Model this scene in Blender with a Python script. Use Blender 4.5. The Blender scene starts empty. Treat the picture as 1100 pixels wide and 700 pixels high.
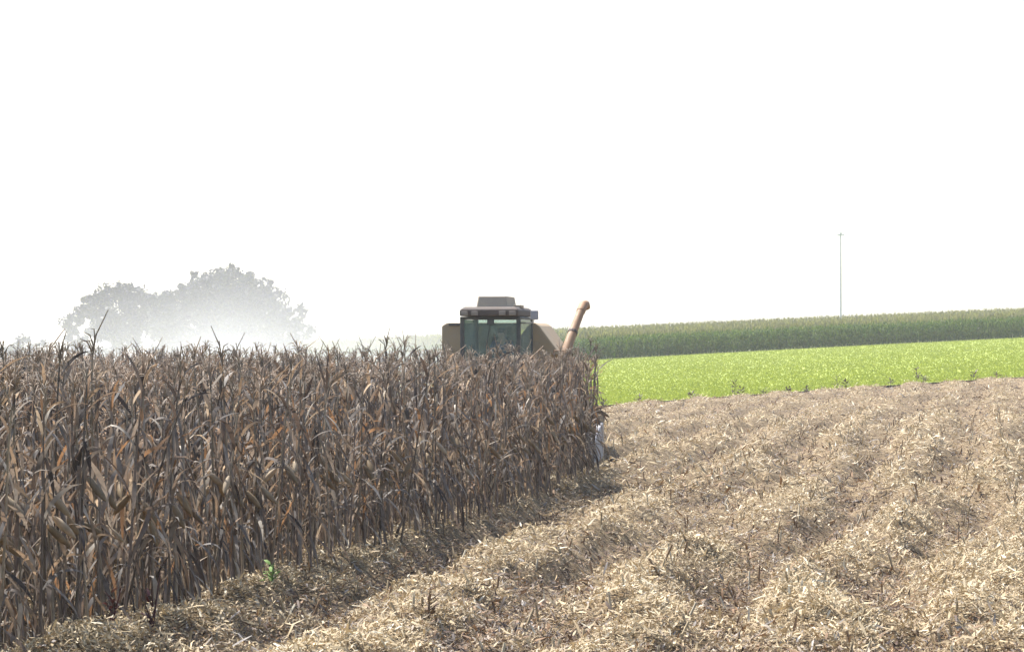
import bpy, bmesh, math, random
import numpy as np
from mathutils import Vector, Matrix

SC = bpy.context.scene
COL = SC.collection
rnd = random.Random(7)
rng = np.random.default_rng(11)
R = math.radians

# ------------------------------------------------------------------ camera
EYE = 2.44
cam_d = bpy.data.cameras.new('camera')
cam = bpy.data.objects.new('camera', cam_d)
COL.objects.link(cam)
cam.location = (0, 0, EYE)
cam.rotation_euler = (R(90), 0, 0)
cam_d.sensor_width = 36
cam_d.lens = 85
cam_d.shift_y = 27.0 / 1100.0
cam_d.clip_start = 0.2
cam_d.clip_end = 6000
SC.camera = cam

# ------------------------------------------------------------------ light
SUN_AZ = (-0.68, 0.73)          # where the sun stands, seen from above (x, y)
SUN_EL = R(56)
EXPOSURE = 1.25
w = bpy.data.worlds.new('World')
SC.world = w
w.use_nodes = True
nt = w.node_tree
nt.nodes.clear()
wo = nt.nodes.new('ShaderNodeOutputWorld')
bg = nt.nodes.new('ShaderNodeBackground')
sky = nt.nodes.new('ShaderNodeTexSky')
sky.sky_type = 'NISHITA'
sky.sun_disc = False
sky.sun_elevation = SUN_EL
sky.sun_rotation = math.atan2(SUN_AZ[0], SUN_AZ[1])
sky.air_density = 1.0
sky.dust_density = 2.0
sky.ozone_density = 1.0
bg.inputs['Strength'].default_value = 0.13
nt.links.new(sky.outputs[0], bg.inputs['Color'])
nt.links.new(bg.outputs[0], wo.inputs['Surface'])
sd = bpy.data.lights.new('sun', 'SUN')
sd.energy = 5.0
sd.angle = R(0.8)
sd.color = (1.0, 0.97, 0.92)
sun = bpy.data.objects.new('sun', sd)
COL.objects.link(sun)
sv = Vector((SUN_AZ[0] * math.cos(SUN_EL), SUN_AZ[1] * math.cos(SUN_EL), math.sin(SUN_EL)))
sun.rotation_euler = sv.to_track_quat('Z', 'Y').to_euler()
sun.location = (-40, 30, 60)
SC.view_settings.view_transform = 'Standard'
SC.view_settings.look = 'None'
SC.view_settings.gamma = 1
SC.view_settings.use_curve_mapping = False
SC.view_settings.exposure = EXPOSURE
SC.render.engine = 'CYCLES'
SC.cycles.use_denoising = True
SC.cycles.max_bounces = 10
SC.cycles.transparent_max_bounces = 12
SC.cycles.volume_bounces = 3
SC.cycles.volume_step_rate = 2.0


# ------------------------------------------------------------------ helpers
def tag(o, label=None, cat=None, group=None, kind=None):
    if label: o['label'] = label
    if cat: o['category'] = cat
    if group: o['group'] = group
    if kind: o['kind'] = kind
    return o


def empty(name, loc, rz=0.0):
    o = bpy.data.objects.new(name, None)
    COL.objects.link(o)
    o.location = loc
    o.rotation_euler = (0, 0, rz)
    o.empty_display_size = 0.3
    return o


def np_mesh(name, V, F, col=None, smooth=False):
    """V (n,3), F (m,k) with k = 3 or 4, col (n,3) linear"""
    V = np.ascontiguousarray(V, np.float32)
    F = np.ascontiguousarray(F, np.int32)
    me = bpy.data.meshes.new(name)
    k = F.shape[1]
    me.vertices.add(len(V))
    me.vertices.foreach_set('co', V.ravel())
    me.loops.add(F.size)
    me.loops.foreach_set('vertex_index', F.ravel())
    me.polygons.add(len(F))
    me.polygons.foreach_set('loop_start', np.arange(0, F.size, k, dtype=np.int32))
    if smooth:
        me.polygons.foreach_set('use_smooth', np.ones(len(F), bool))
    if col is not None:
        a = me.color_attributes.new('Col', 'FLOAT_COLOR', 'POINT')
        c = np.ones((len(V), 4), np.float32)
        c[:, :3] = col
        a.data.foreach_set('color', c.ravel())
    me.update(calc_edges=True)
    return me


def link(name, me, mat=None, parent=None):
    o = bpy.data.objects.new(name, me)
    if mat and not me.materials:
        me.materials.append(mat)
    COL.objects.link(o)
    if parent: o.parent = parent
    return o


# ------------------------------------------------------------------ materials
def new_mat(name):
    m = bpy.data.materials.new(name)
    m.use_nodes = True
    m.node_tree.nodes.clear()
    out = m.node_tree.nodes.new('ShaderNodeOutputMaterial')
    return m, m.node_tree, out


def mixrgb(nt, mode, a, b, fac):
    n = nt.nodes.new('ShaderNodeMix')
    n.data_type = 'RGBA'
    n.blend_type = mode
    for sock, v in ((n.inputs[0], fac), (n.inputs[6], a), (n.inputs[7], b)):
        if hasattr(v, 'links'):
            nt.links.new(v, sock)
        elif isinstance(v, (int, float)):
            sock.default_value = v
        else:
            sock.default_value = (*v, 1)
    return n.outputs[2]


def noise(nt, scale, detail=4, coord='Object', rough=0.6, dist=0.0):
    tc = nt.nodes.new('ShaderNodeTexCoord')
    n = nt.nodes.new('ShaderNodeTexNoise')
    n.inputs['Scale'].default_value = scale
    n.inputs['Detail'].default_value = detail
    n.inputs['Roughness'].default_value = rough
    n.inputs['Distortion'].default_value = dist
    nt.links.new(tc.outputs[coord], n.inputs['Vector'])
    return n.outputs['Fac']


def ramp(nt, fac, stops):
    r = nt.nodes.new('ShaderNodeValToRGB')
    while len(r.color_ramp.elements) < len(stops):
        r.color_ramp.elements.new(0.5)
    for e, (p, c) in zip(r.color_ramp.elements, stops):
        e.position = p
        e.color = (*c, 1)
    nt.links.new(fac, r.inputs[0])
    return r.outputs[0]


def leaf_mat(name, translucent=0.35, var=0.35, nscale=9.0, rough=0.6, tint=(1, 1, 1), spec=0.25):
    """vertex colour x mottling; thin leaves let light through"""
    m, nt, out = new_mat(name)
    at = nt.nodes.new('ShaderNodeAttribute')
    at.attribute_name = 'Col'
    n = noise(nt, nscale, 3)
    g = ramp(nt, n, [(0.25, (1 - var,) * 3), (0.75, (1 + var * 0.6,) * 3)])
    c = mixrgb(nt, 'MULTIPLY', at.outputs['Color'], g, 1.0)
    oi = nt.nodes.new('ShaderNodeObjectInfo')
    hv = nt.nodes.new('ShaderNodeHueSaturation')
    mr = nt.nodes.new('ShaderNodeMapRange')
    mr.inputs['To Min'].default_value = 0.75
    mr.inputs['To Max'].default_value = 1.2
    nt.links.new(oi.outputs['Random'], mr.inputs['Value'])
    nt.links.new(mr.outputs[0], hv.inputs['Value'])
    nt.links.new(c, hv.inputs['Color'])
    c = hv.outputs['Color']
    p = nt.nodes.new('ShaderNodeBsdfPrincipled')
    p.inputs['Roughness'].default_value = rough
    p.inputs['Specular IOR Level'].default_value = spec
    nt.links.new(c, p.inputs['Base Color'])
    if translucent > 0:
        t = nt.nodes.new('ShaderNodeBsdfTranslucent')
        tc = mixrgb(nt, 'MULTIPLY', c, tint, 1.0)
        nt.links.new(tc, t.inputs['Color'])
        mx = nt.nodes.new('ShaderNodeMixShader')
        mx.inputs[0].default_value = translucent
        nt.links.new(p.outputs[0], mx.inputs[1])
        nt.links.new(t.outputs[0], mx.inputs[2])
        nt.links.new(mx.outputs[0], out.inputs['Surface'])
    else:
        nt.links.new(p.outputs[0], out.inputs['Surface'])
    return m


def paint(name, base, dust=(0.33, 0.27, 0.19), amount=0.5, rough=0.5, metal=0.0, nscale=3.0):
    m, nt, out = new_mat(name)
    n1 = noise(nt, nscale, 6, rough=0.7, dist=0.6)
    lo = 0.5 - amount * 0.5
    f = nt.nodes.new('ShaderNodeMapRange')
    f.inputs['From Min'].default_value = lo
    f.inputs['From Max'].default_value = lo + 0.45
    f.inputs['To Min'].default_value = 0.1
    f.inputs['To Max'].default_value = 0.95
    nt.links.new(n1, f.inputs['Value'])
    geo = nt.nodes.new('ShaderNodeNewGeometry')
    c = mixrgb(nt, 'MIX', base, dust, f.outputs[0])
    p = nt.nodes.new('ShaderNodeBsdfPrincipled')
    nt.links.new(c, p.inputs['Base Color'])
    p.inputs['Metallic'].default_value = metal
    rr = nt.nodes.new('ShaderNodeMapRange')
    rr.inputs['To Min'].default_value = rough
    rr.inputs['To Max'].default_value = 0.9
    nt.links.new(f.outputs[0], rr.inputs['Value'])
    nt.links.new(rr.outputs[0], p.inputs['Roughness'])
    b = nt.nodes.new('ShaderNodeBump')
    b.inputs['Strength'].default_value = 0.13
    b.inputs['Distance'].default_value = 0.01
    nt.links.new(noise(nt, 40, 3), b.inputs['Height'])
    nt.links.new(b.outputs[0], p.inputs['Normal'])
    nt.links.new(p.outputs[0], out.inputs['Surface'])
    return m


def glass_mat(name, tint, refl=0.12):
    m, nt, out = new_mat(name)
    t = nt.nodes.new('ShaderNodeBsdfTransparent')
    t.inputs['Color'].default_value = (*tint, 1)
    g = nt.nodes.new('ShaderNodeBsdfGlossy')
    g.inputs['Roughness'].default_value = 0.04
    d = nt.nodes.new('ShaderNodeBsdfDiffuse')
    d.inputs['Color'].default_value = (0.36, 0.46, 0.42, 1)
    fr = nt.nodes.new('ShaderNodeFresnel')
    fr.inputs['IOR'].default_value = 1.5
    mx = nt.nodes.new('ShaderNodeMixShader')
    nt.links.new(fr.outputs[0], mx.inputs[0])
    nt.links.new(t.outputs[0], mx.inputs[1])
    nt.links.new(g.outputs[0], mx.inputs[2])
    m2 = nt.nodes.new('ShaderNodeMixShader')
    dn = ramp(nt, noise(nt, 4, 4), [(0.35, (0.12,) * 3), (0.8, (0.26,) * 3)])
    nt.links.new(dn, m2.inputs[0])
    nt.links.new(mx.outputs[0], m2.inputs[1])
    nt.links.new(d.outputs[0], m2.inputs[2])
    nt.links.new(m2.outputs[0], out.inputs['Surface'])
    return m


M_DRY = leaf_mat('dry_corn_leaf', 0.34, 0.4, 9, 0.65, (1.2, 0.99, 0.8), 0.15)
M_STALK = leaf_mat('dry_corn_stalk', 0.0, 0.35, 14, 0.6)
M_LITTER = leaf_mat('corn_litter', 0.12, 0.3, 7, 0.65)
M_GREEN = leaf_mat('green_corn_leaf', 0.35, 0.3, 3, 0.7, (1.0, 1.1, 0.5), 0.07)
M_CROP = leaf_mat('young_crop_leaf', 0.35, 0.1, 2, 0.8, (1.05, 1.05, 0.6), 0.02)
M_TREE = leaf_mat('tree_leaf', 0.15, 0.3, 1.5, 0.5, (1.0, 1.1, 0.5))
M_BARK = paint('bark', (0.10, 0.08, 0.06), (0.2, 0.17, 0.13), 0.5, 0.9)

# ------------------------------------------------------------------ terrain
F_PX = 85.0 / 36.0 * 1100.0


def sstep(x, a, b):
    t = np.clip((x - a) / (b - a), 0, 1)
    return t * t * (3 - 2 * t)


def softclip(v, lo):
    return lo + np.logaddexp(0, (v - lo) * 6) / 6


def d1(b): return 104 + (b - 0.034) * 88       # far edge of the stubble
def d2(b): return 230 + (b - 0.027) * 108      # far edge of the green field
def d3(b): return 335 + (b - 0.03) * 110       # crest inside the far corn


def ground_z(x, y):
    x = np.asarray(x, float)
    y = np.asarray(y, float)
    b = np.clip(x / np.maximum(y, 25.0), -0.36, 0.5)
    z1 = softclip(0.05 + (b - 0.034) * 6.2, -0.35)
    z2 = softclip(1.47 + (b - 0.027) * 12.6, 0.2)
    z3 = softclip(3.15 + (b - 0.03) * 16.5, 0.6)
    D1, D2, D3 = d1(b), d2(b), d3(b)
    t1 = np.clip((y - 38) / (D1 - 38), 0, 1)
    z = z1 * (t1 ** 1.5)
    t2 = np.clip((y - D1) / (D2 - D1), 0, 1)
    z = z + (z2 - z1) * t2
    t3 = np.clip((y - D2) / (D3 - D2), 0, 1)
    z = z + (z3 - z2) * t3
    t4 = np.clip((y - D3) / 250, 0, 1)
    z = z - 9.0 * t4 * t4
    return z


A = R(10.96)                                    # direction of the rows
RD = np.array([math.sin(A), math.cos(A)])       # away from the camera, along the rows
UD = np.array([math.cos(A), -math.sin(A)])      # towards the stubble
CORNER = np.array([1.50, 44.9])                 # far right-hand corner of the standing corn


def rows(x, y):
    """(distance along the row from the corner towards the camera, distance into the corn)"""
    px, py = np.asarray(x) - CORNER[0], np.asarray(y) - CORNER[1]
    return -(px * RD[0] + py * RD[1]), -(px * UD[0] + py * UD[1])


def vnoise(x, y, seed):
    """value noise, vectorised"""
    xi, yi = np.floor(x).astype(np.int64), np.floor(y).astype(np.int64)
    fx, fy = x - xi, y - yi
    fx, fy = fx * fx * (3 - 2 * fx), fy * fy * (3 - 2 * fy)

    def h(a, b):
        n = (a * 374761393 + b * 668265263 + seed * 974634533) & 0x7fffffff
        n = ((n ^ (n >> 13)) * 1274126177) & 0x7fffffff
        return ((n ^ (n >> 16)) & 0xffff) / 65535.0
    return (h(xi, yi) * (1 - fx) + h(xi + 1, yi) * fx) * (1 - fy) + (h(xi, yi + 1) * (1 - fx) + h(xi + 1, yi + 1) * fx) * fy


def swath(x, y):
    """0..1, where the chopped residue lies thick (bands along the rows, broken up)"""
    s, t = rows(x, y)
    v = 0.5 + 0.16 * windrow(s, t) + 0.32 * (vnoise(s * 0.26, t * 0.8, 3) - 0.5) + 0.34 * (vnoise(s * 0.9, t * 1.9, 5) - 0.5) + 0.26 * (vnoise(s * 2.3, t * 3.6, 9) - 0.5)
    return np.clip((v - 0.5) * 1.5 + 0.5, 0, 1)


def windrow(s, t):
    """-1..1, straw rows and furrows two corn rows apart, wandering and broken"""
    wob = 1.3 * (vnoise(s * 0.16, t * 0.3, 31) - 0.5)
    amp = 0.35 + 1.1 * vnoise(s * 0.30 + 7, t * 0.6, 33)
    return np.cos((t + wob) * 2 * math.pi / 1.9) * np.clip(amp, 0, 1.2)


def lumps(x, y):
    s, t = rows(x, y)
    fade = 1 - sstep(np.asarray(y), 60, 105) * 0.6
    ridge = 0.02 * np.cos(t * 2 * math.pi / 0.76) + 0.10 * windrow(s, t)
    return (ridge + 0.36 * (swath(x, y) - 0.5) + 0.05 * (vnoise(s * 4, t * 4, 21) - 0.5)) * fade


def field_sheet(name, mat, bs, dfun, lift=0.0, bumpy=False):
    nb, nd = len(bs), len(dfun(0.0))
    B = np.repeat(np.array(bs)[:, None], nd, 1)
    Y = np.stack([dfun(b) for b in bs])
    X = B * Y
    Z = ground_z(X, Y) + lift
    if bumpy:
        Z = Z + lumps(X, Y)
    V = np.stack([X, Y, Z], -1).reshape(-1, 3)
    i, j = np.meshgrid(np.arange(nb - 1), np.arange(nd - 1), indexing='ij')
    a = (i * nd + j).ravel()
    F = np.stack([a, a + nd, a + nd + 1, a + 1], -1)
    o = link(name, np_mesh(name, V, F, smooth=True), mat)
    return tag(o, kind='structure')


def soil_mat(name, stops, scale, bump=0.3):
    m, nt, out = new_mat(name)
    n = noise(nt, scale, 8, 'Object', 0.75)
    c = ramp(nt, n, stops)
    n2 = noise(nt, scale * 0.07, 4)
    g = ramp(nt, n2, [(0.3, (0.8,) * 3), (0.7, (1.15,) * 3)])
    c = mixrgb(nt, 'MULTIPLY', c, g, 1.0)
    p = nt.nodes.new('ShaderNodeBsdfPrincipled')
    p.inputs['Roughness'].default_value = 0.95
    p.inputs['Specular IOR Level'].default_value = 0.1
    nt.links.new(c, p.inputs['Base Color'])
    b = nt.nodes.new('ShaderNodeBump')
    b.inputs['Strength'].default_value = bump
    b.inputs['Distance'].default_value = 0.05
    nt.links.new(n, b.inputs['Height'])
    nt.links.new(b.outputs[0], p.inputs['Normal'])
    nt.links.new(p.outputs[0], out.inputs['Surface'])
    return m


M_SOIL = soil_mat('soil', [(0.3, (0.08, 0.055, 0.036)), (0.5, (0.15, 0.11, 0.066)), (0.62, (0.27, 0.205, 0.12)), (0.75, (0.44, 0.345, 0.21))], 9, 0.6)
M_FIELD = soil_mat('young_crop_ground', [(0.3, (0.215, 0.255, 0.054)), (0.7, (0.24, 0.28, 0.062))], 2.0, 0.2)
M_LAND = soil_mat('land', [(0.3, (0.10, 0.12, 0.05)), (0.7, (0.2, 0.19, 0.1))], 0.5, 0.1)

# one ground sheet to the horizon, then the stubble and the green field each a few mm above it
def ring(b): return np.concatenate([np.linspace(1, 100, 34), np.linspace(104, 420, 80), np.geomspace(440, 1500, 14)])


def polar_ground():
    th = np.concatenate([np.linspace(-math.pi, -0.45, 24)[:-1], np.linspace(-0.45, 0.45, 130), np.linspace(0.45, math.pi, 24)[1:]])
    r = ring(0)
    TH, RR = np.meshgrid(th, r, indexing='ij')
    X, Y = RR * np.sin(TH), RR * np.cos(TH)
    Z = ground_z(X, np.maximum(Y, 0.001)) - 0.40
    V = np.stack([X, Y, Z], -1).reshape(-1, 3)
    nd = len(r)
    i, j = np.meshgrid(np.arange(len(th) - 1), np.arange(nd - 1), indexing='ij')
    a = (i * nd + j).ravel()
    F = np.stack([a, a + nd, a + nd + 1, a + 1], -1)
    tag(link('ground', np_mesh('ground', V, F, smooth=True), M_LAND), kind='structure')


polar_ground()
bs = np.linspace(-0.36, 0.36, 420)
field_sheet('stubble_field', M_SOIL, bs, lambda b: np.concatenate([np.linspace(12, 60, 330), np.linspace(60.3, d1(b), 130)]), 0.0, True)
field_sheet('green_field', M_FIELD, np.linspace(-0.36, 0.36, 90), lambda b: np.linspace(d1(b) - 0.3, d2(b) + 1.0, 60), 0.03)


# ------------------------------------------------------------------ dry corn plants
DRY = np.array([(0.235, 0.19, 0.145), (0.185, 0.155, 0.132), (0.17, 0.155, 0.142), (0.25, 0.16, 0.095),
                (0.11, 0.086, 0.07), (0.062, 0.051, 0.046), (0.40, 0.355, 0.29), (0.23, 0.21, 0.19)])
DRY_P = np.array([0.19, 0.18, 0.17, 0.07, 0.12, 0.08, 0.07, 0.12])


def pick(pal, p):
    return pal[rng.choice(len(pal), p=p)] * rng.uniform(0.82, 1.15)


def strip(points, widths, sides):
    """ribbon along points; sides = unit side vectors"""
    P = np.array(points)
    S = np.array(sides) * np.array(widths)[:, None] * 0.5
    n = len(P)
    V = np.empty((2 * n, 3))
    V[0::2] = P - S
    V[1::2] = P + S
    F = np.array([(2 * i, 2 * i + 1, 2 * i + 3, 2 * i + 2) for i in range(n - 1)])
    return V, F


def tube(points, radii, k=5):
    P = [Vector(p) for p in points]
    V, F = [], []
    for i, p in enumerate(P):
        d = (P[min(i + 1, len(P) - 1)] - P[max(i - 1, 0)]).normalized()
        ref = Vector((1, 0, 0)) if abs(d.x) < 0.8 else Vector((0, 1, 0))
        s = d.cross(ref).normalized()
        t = d.cross(s)
        for j in range(k):
            a = 2 * math.pi * j / k
            V.append(p + (s * math.cos(a) + t * math.sin(a)) * radii[i])
    for i in range(len(P) - 1):
        for j in range(k):
            F.append((i * k + j, i * k + (j + 1) % k, (i + 1) * k + (j + 1) % k, (i + 1) * k + j))
    return np.array([tuple(v) for v in V]), np.array(F)


class Soup:
    def __init__(self): self.V, self.F, self.C, self.n = [], [], [], 0

    def add(self, vf, col):
        V, F = vf
        self.V.append(V)
        self.F.append(F + self.n)
        c = np.empty((len(V), 3))
        c[:] = col
        self.C.append(c)
        self.n += len(V)

    def get(self): return np.concatenate(self.V), np.concatenate(self.F), np.concatenate(self.C)

    def mesh(self, name, smooth=False):
        V, F, C = self.get()
        return np_mesh(name, V, F, C, smooth)


def corn_leaf(base, az, length, up, droop, width, twist, segs=6):
    p = np.array(base, float)
    el = up
    pts, wd, sd_ = [], [], []
    for i in range(segs + 1):
        t = i / segs
        pts.append(p.copy())
        wd.append(width * (0.55 + 1.1 * t if t < 0.3 else 0.9 * (1 - ((t - 0.3) / 0.7) ** 1.6) + 0.03))
        a2 = az + math.pi / 2
        side = np.array([math.cos(a2), math.sin(a2), 0])
        fwd = np.array([math.cos(az) * math.cos(el), math.sin(az) * math.cos(el), math.sin(el)])
        nrm = np.cross(side, fwd)
        tw = twist * t
        sd_.append(side * math.cos(tw) + nrm * math.sin(tw))
        p = p + fwd * (length / segs)
        el = max(el - droop / segs * (0.6 + 0.9 * t), -1.5)
        az += rng.normal(0, 0.12)
    return strip(pts, wd, sd_)


def corn_plant_parts(detail=True):
    parts = {}
    H = rng.uniform(1.84, 2.16) + (0.11 if rng.random() < 0.2 else 0)
    lean = rng.normal(0, 0.04, 2)
    axis = lambda z: np.array([lean[0] * z + 0.03 * math.sin(z * 2.2 + lean[1] * 40), lean[1] * z, z])
    st = Soup()
    zs = np.linspace(0, H, 7 if detail else 4)
    st.add(tube([axis(z) for z in zs], [0.013 * (1 - 0.6 * z / H) + 0.002 for z in zs], 5 if detail else 3),
           pick(np.array([(0.23, 0.185, 0.135), (0.115, 0.09, 0.07), (0.15, 0.115, 0.095)]), [0.4, 0.33, 0.27]))
    parts['stalk'] = st
    lf = Soup()
    n = rng.integers(20, 25) if detail else rng.integers(12, 15)
    az0 = rng.uniform(0, 6.28)
    for i in range(n):
        lo = 0.34 if detail else 0.3
        z = lo + (H - lo - 0.05) * (i + rng.uniform(-0.3, 0.3)) / n
        az = az0 + (i % 2) * math.pi + rng.normal(0, 0.45)
        q = z / H
        L = rng.uniform(0.30, 0.62) * (1.0 if q < 0.75 else 0.8)
        if rng.random() < 0.72 and q < 0.88:
            up, dr = rng.uniform(-1.2, -0.4), rng.uniform(0.6, 1.4)       # collapsed, hanging along the stalk
        else:
            up, dr = rng.uniform(0.8, 1.45), rng.uniform(1.0, 3.2) * (0.5 if q > 0.8 else 1)
        lf.add(corn_leaf(axis(z), az, L, up, dr, rng.uniform(0.024, 0.05), rng.normal(0, 1.4), 6 if detail else 4), pick(DRY, DRY_P))
    parts['leaves'] = lf
    ts = Soup()
    top = axis(H)
    tc = pick(np.array([(0.40, 0.33, 0.26), (0.31, 0.26, 0.205)]), [0.5, 0.5])
    bend = rng.normal(0, 0.55)
    baz = rng.uniform(0, 6.28)
    tl = rng.uniform(0.18, 0.40)
    pts = [top + np.array([math.cos(baz) * bend * t * t * tl, math.sin(baz) * bend * t * t * tl, tl * t]) for t in (0, 0.5, 1)]
    ts.add(tube(pts, [0.006, 0.007, 0.004], 3), tc)
    for k in range(rng.integers(6, 10) if detail else 5):
        a = rng.uniform(0, 6.28)
        l2 = rng.uniform(0.12, 0.2)
        b0 = top + (pts[1] - top) * rng.uniform(0.1, 0.8)
        e = rng.uniform(0.9, 1.4)
        p1 = b0 + np.array([math.cos(a) * math.cos(e), math.sin(a) * math.cos(e), math.sin(e)]) * l2 * 0.6
        p2 = p1 + np.array([math.cos(a) * 0.8, math.sin(a) * 0.8, rng.uniform(-0.4, 0.4)]) * l2 * 0.4
        ts.add(tube([b0, p1, p2], [0.005, 0.006, 0.003], 3), tc * rng.uniform(0.85, 1.1))
    parts['tassel'] = ts
    if detail:
        er = Soup()
        z = rng.uniform(0.85, 1.2)
        a = az0 + rng.normal(0, 0.6)
        d = np.array([math.cos(a), math.sin(a), rng.uniform(-1.6, -0.5)])
        d /= np.linalg.norm(d)
        b0 = axis(z) + np.array([math.cos(a), math.sin(a), 0.2]) * 0.04
        er.add(tube([b0 + d * q for q in (0, 0.05, 0.12, 0.19, 0.24)], [0.012, 0.028, 0.033, 0.024, 0.006], 7),
               pick(np.array([(0.36, 0.29, 0.2), (0.27, 0.2, 0.12)]), [0.5, 0.5]))
        parts['ear'] = er
    return parts


NPROTO = 18
proto_parts = [corn_plant_parts(True) for _ in range(NPROTO)]
proto_mesh = [{k: s.mesh('corn_' + k, smooth=(k != 'leaves')) for k, s in p.items()} for p in proto_parts]
for d in proto_mesh:
    for k, me in d.items():
        me.materials.append(M_STALK if k == 'stalk' else M_DRY)
proto_flat = []
for p in proto_parts:
    s = Soup()
    for k in ('stalk', 'leaves', 'tassel', 'ear'):
        s.add(p[k].get()[:2], p[k].get()[2])
    proto_flat.append(s.get())
proto_lod = []
for _ in range(18):
    p = corn_plant_parts(False)
    s = Soup()
    for k in ('stalk', 'leaves', 'tassel'):
        s.add(p[k].get()[:2], p[k].get()[2])
    proto_lod.append(s.get())

ROW = 0.76
spots = []                                  # (x, y, row, s)
for r in range(0, 30):
    t = r * ROW
    s0 = -9.5 if t > 6.4 else (-3.0 if r else 0.0)           # the combine has already bitten into the first eight rows
    for s in np.concatenate([np.arange(s0 + 0.08, s0 + 2.2, 0.185), np.arange(s0, 47, 0.165)]):
        ss, tt = s + rng.normal(0, 0.04), t + rng.normal(0, 0.035)
        x, y = CORNER - RD * ss - UD * tt
        if y < 9 or x / y < -0.27: continue
        if rng.random() < 0.04: continue
        spots.append((x, y, r, ss))
front = sorted([q for q in spots if q[2] <= 1 and q[0] / q[1] > -0.225], key=lambda q: (q[2], q[1]))
first = [q for q in front if q[2] == 0]
second = [q for q in front if q[2] == 1][:max(0, 300 - len(first))]
indiv = first + second
chosen = set((q[0], q[1]) for q in indiv)
LAB = {0: 'dry brown corn plant standing in the front row along the stubble',
       1: 'dry brown corn plant standing just behind the front row'}
for (x, y, r, s) in indiv:
    k = int(rng.integers(NPROTO))
    e = empty('corn_plant', (x, y, float(ground_z(x, y) + lumps(x, y)) - 0.01), rng.uniform(0, 6.28))
    sc = rng.uniform(0.92, 1.055)
    e.scale = (sc, sc, sc * rng.uniform(0.97, 1.02))
    lean = 0.04 if rng.random() < 0.85 else 0.11
    e.rotation_euler.x = rng.normal(0, lean)
    e.rotation_euler.y = rng.normal(0, lean)
    tag(e, LAB[r], 'corn plant', 'corn plants in the %s row of the uncut corn' % ('front' if r == 0 else 'second'))
    for kk, me in proto_mesh[k].items():
        link(kk, me, None, e)


def scatter_mesh(name, protos, places):
    """places: (x, y, z, rz, tilt x, tilt y, scale, tint) merged to one mesh"""
    V, F, C, n = [], [], [], 0
    for (x, y, z, k, rz, tx, ty, sc, tint) in places:
        pv, pf, pc = protos[k]
        c, s = math.cos(rz), math.sin(rz)
        v = pv * sc
        vx = v[:, 0] * c - v[:, 1] * s + v[:, 2] * tx + x
        vy = v[:, 0] * s + v[:, 1] * c + v[:, 2] * ty + y
        V.append(np.stack([vx, vy, v[:, 2] + z], -1))
        F.append(pf + n)
        C.append(pc * tint)
        n += len(pv)
    return np_mesh(name, np.concatenate(V), np.concatenate(F), np.concatenate(C))


pl, pf_ = [], []
for (x, y, r, s) in spots:
    if (x, y) in chosen: continue
    z = float(ground_z(x, y)) - 0.02
    full = r < 5
    (pf_ if full else pl).append((x, y, z, int(rng.integers(18)), rng.uniform(0, 6.28), rng.normal(0, 0.035), rng.normal(0, 0.035),
                                  rng.uniform(0.93, 1.08), rng.uniform(0.75, 1.2)))
me = scatter_mesh('standing_corn', proto_flat + proto_lod, pf_ + [(*q[:3], q[3] + NPROTO, *q[4:]) for q in pl])
o = link('standing_corn', me, M_DRY)
tag(o, 'mass of dry brown corn standing uncut behind the first two rows', 'corn', kind='stuff')
print('corn', len(spots), 'indiv', len(indiv), len(me.polygons))


# ------------------------------------------------------------------ litter on the stubble
LIT = np.array([(0.56, 0.435, 0.255), (0.44, 0.325, 0.185), (0.36, 0.285, 0.205), (0.28, 0.165, 0.085),
                (0.14, 0.09, 0.062), (0.07, 0.05, 0.042), (0.76, 0.67, 0.49), (0.33, 0.29, 0.255)])
LIT_P = np.array([0.15, 0.19, 0.12, 0.19, 0.16, 0.09, 0.03, 0.07])


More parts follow.
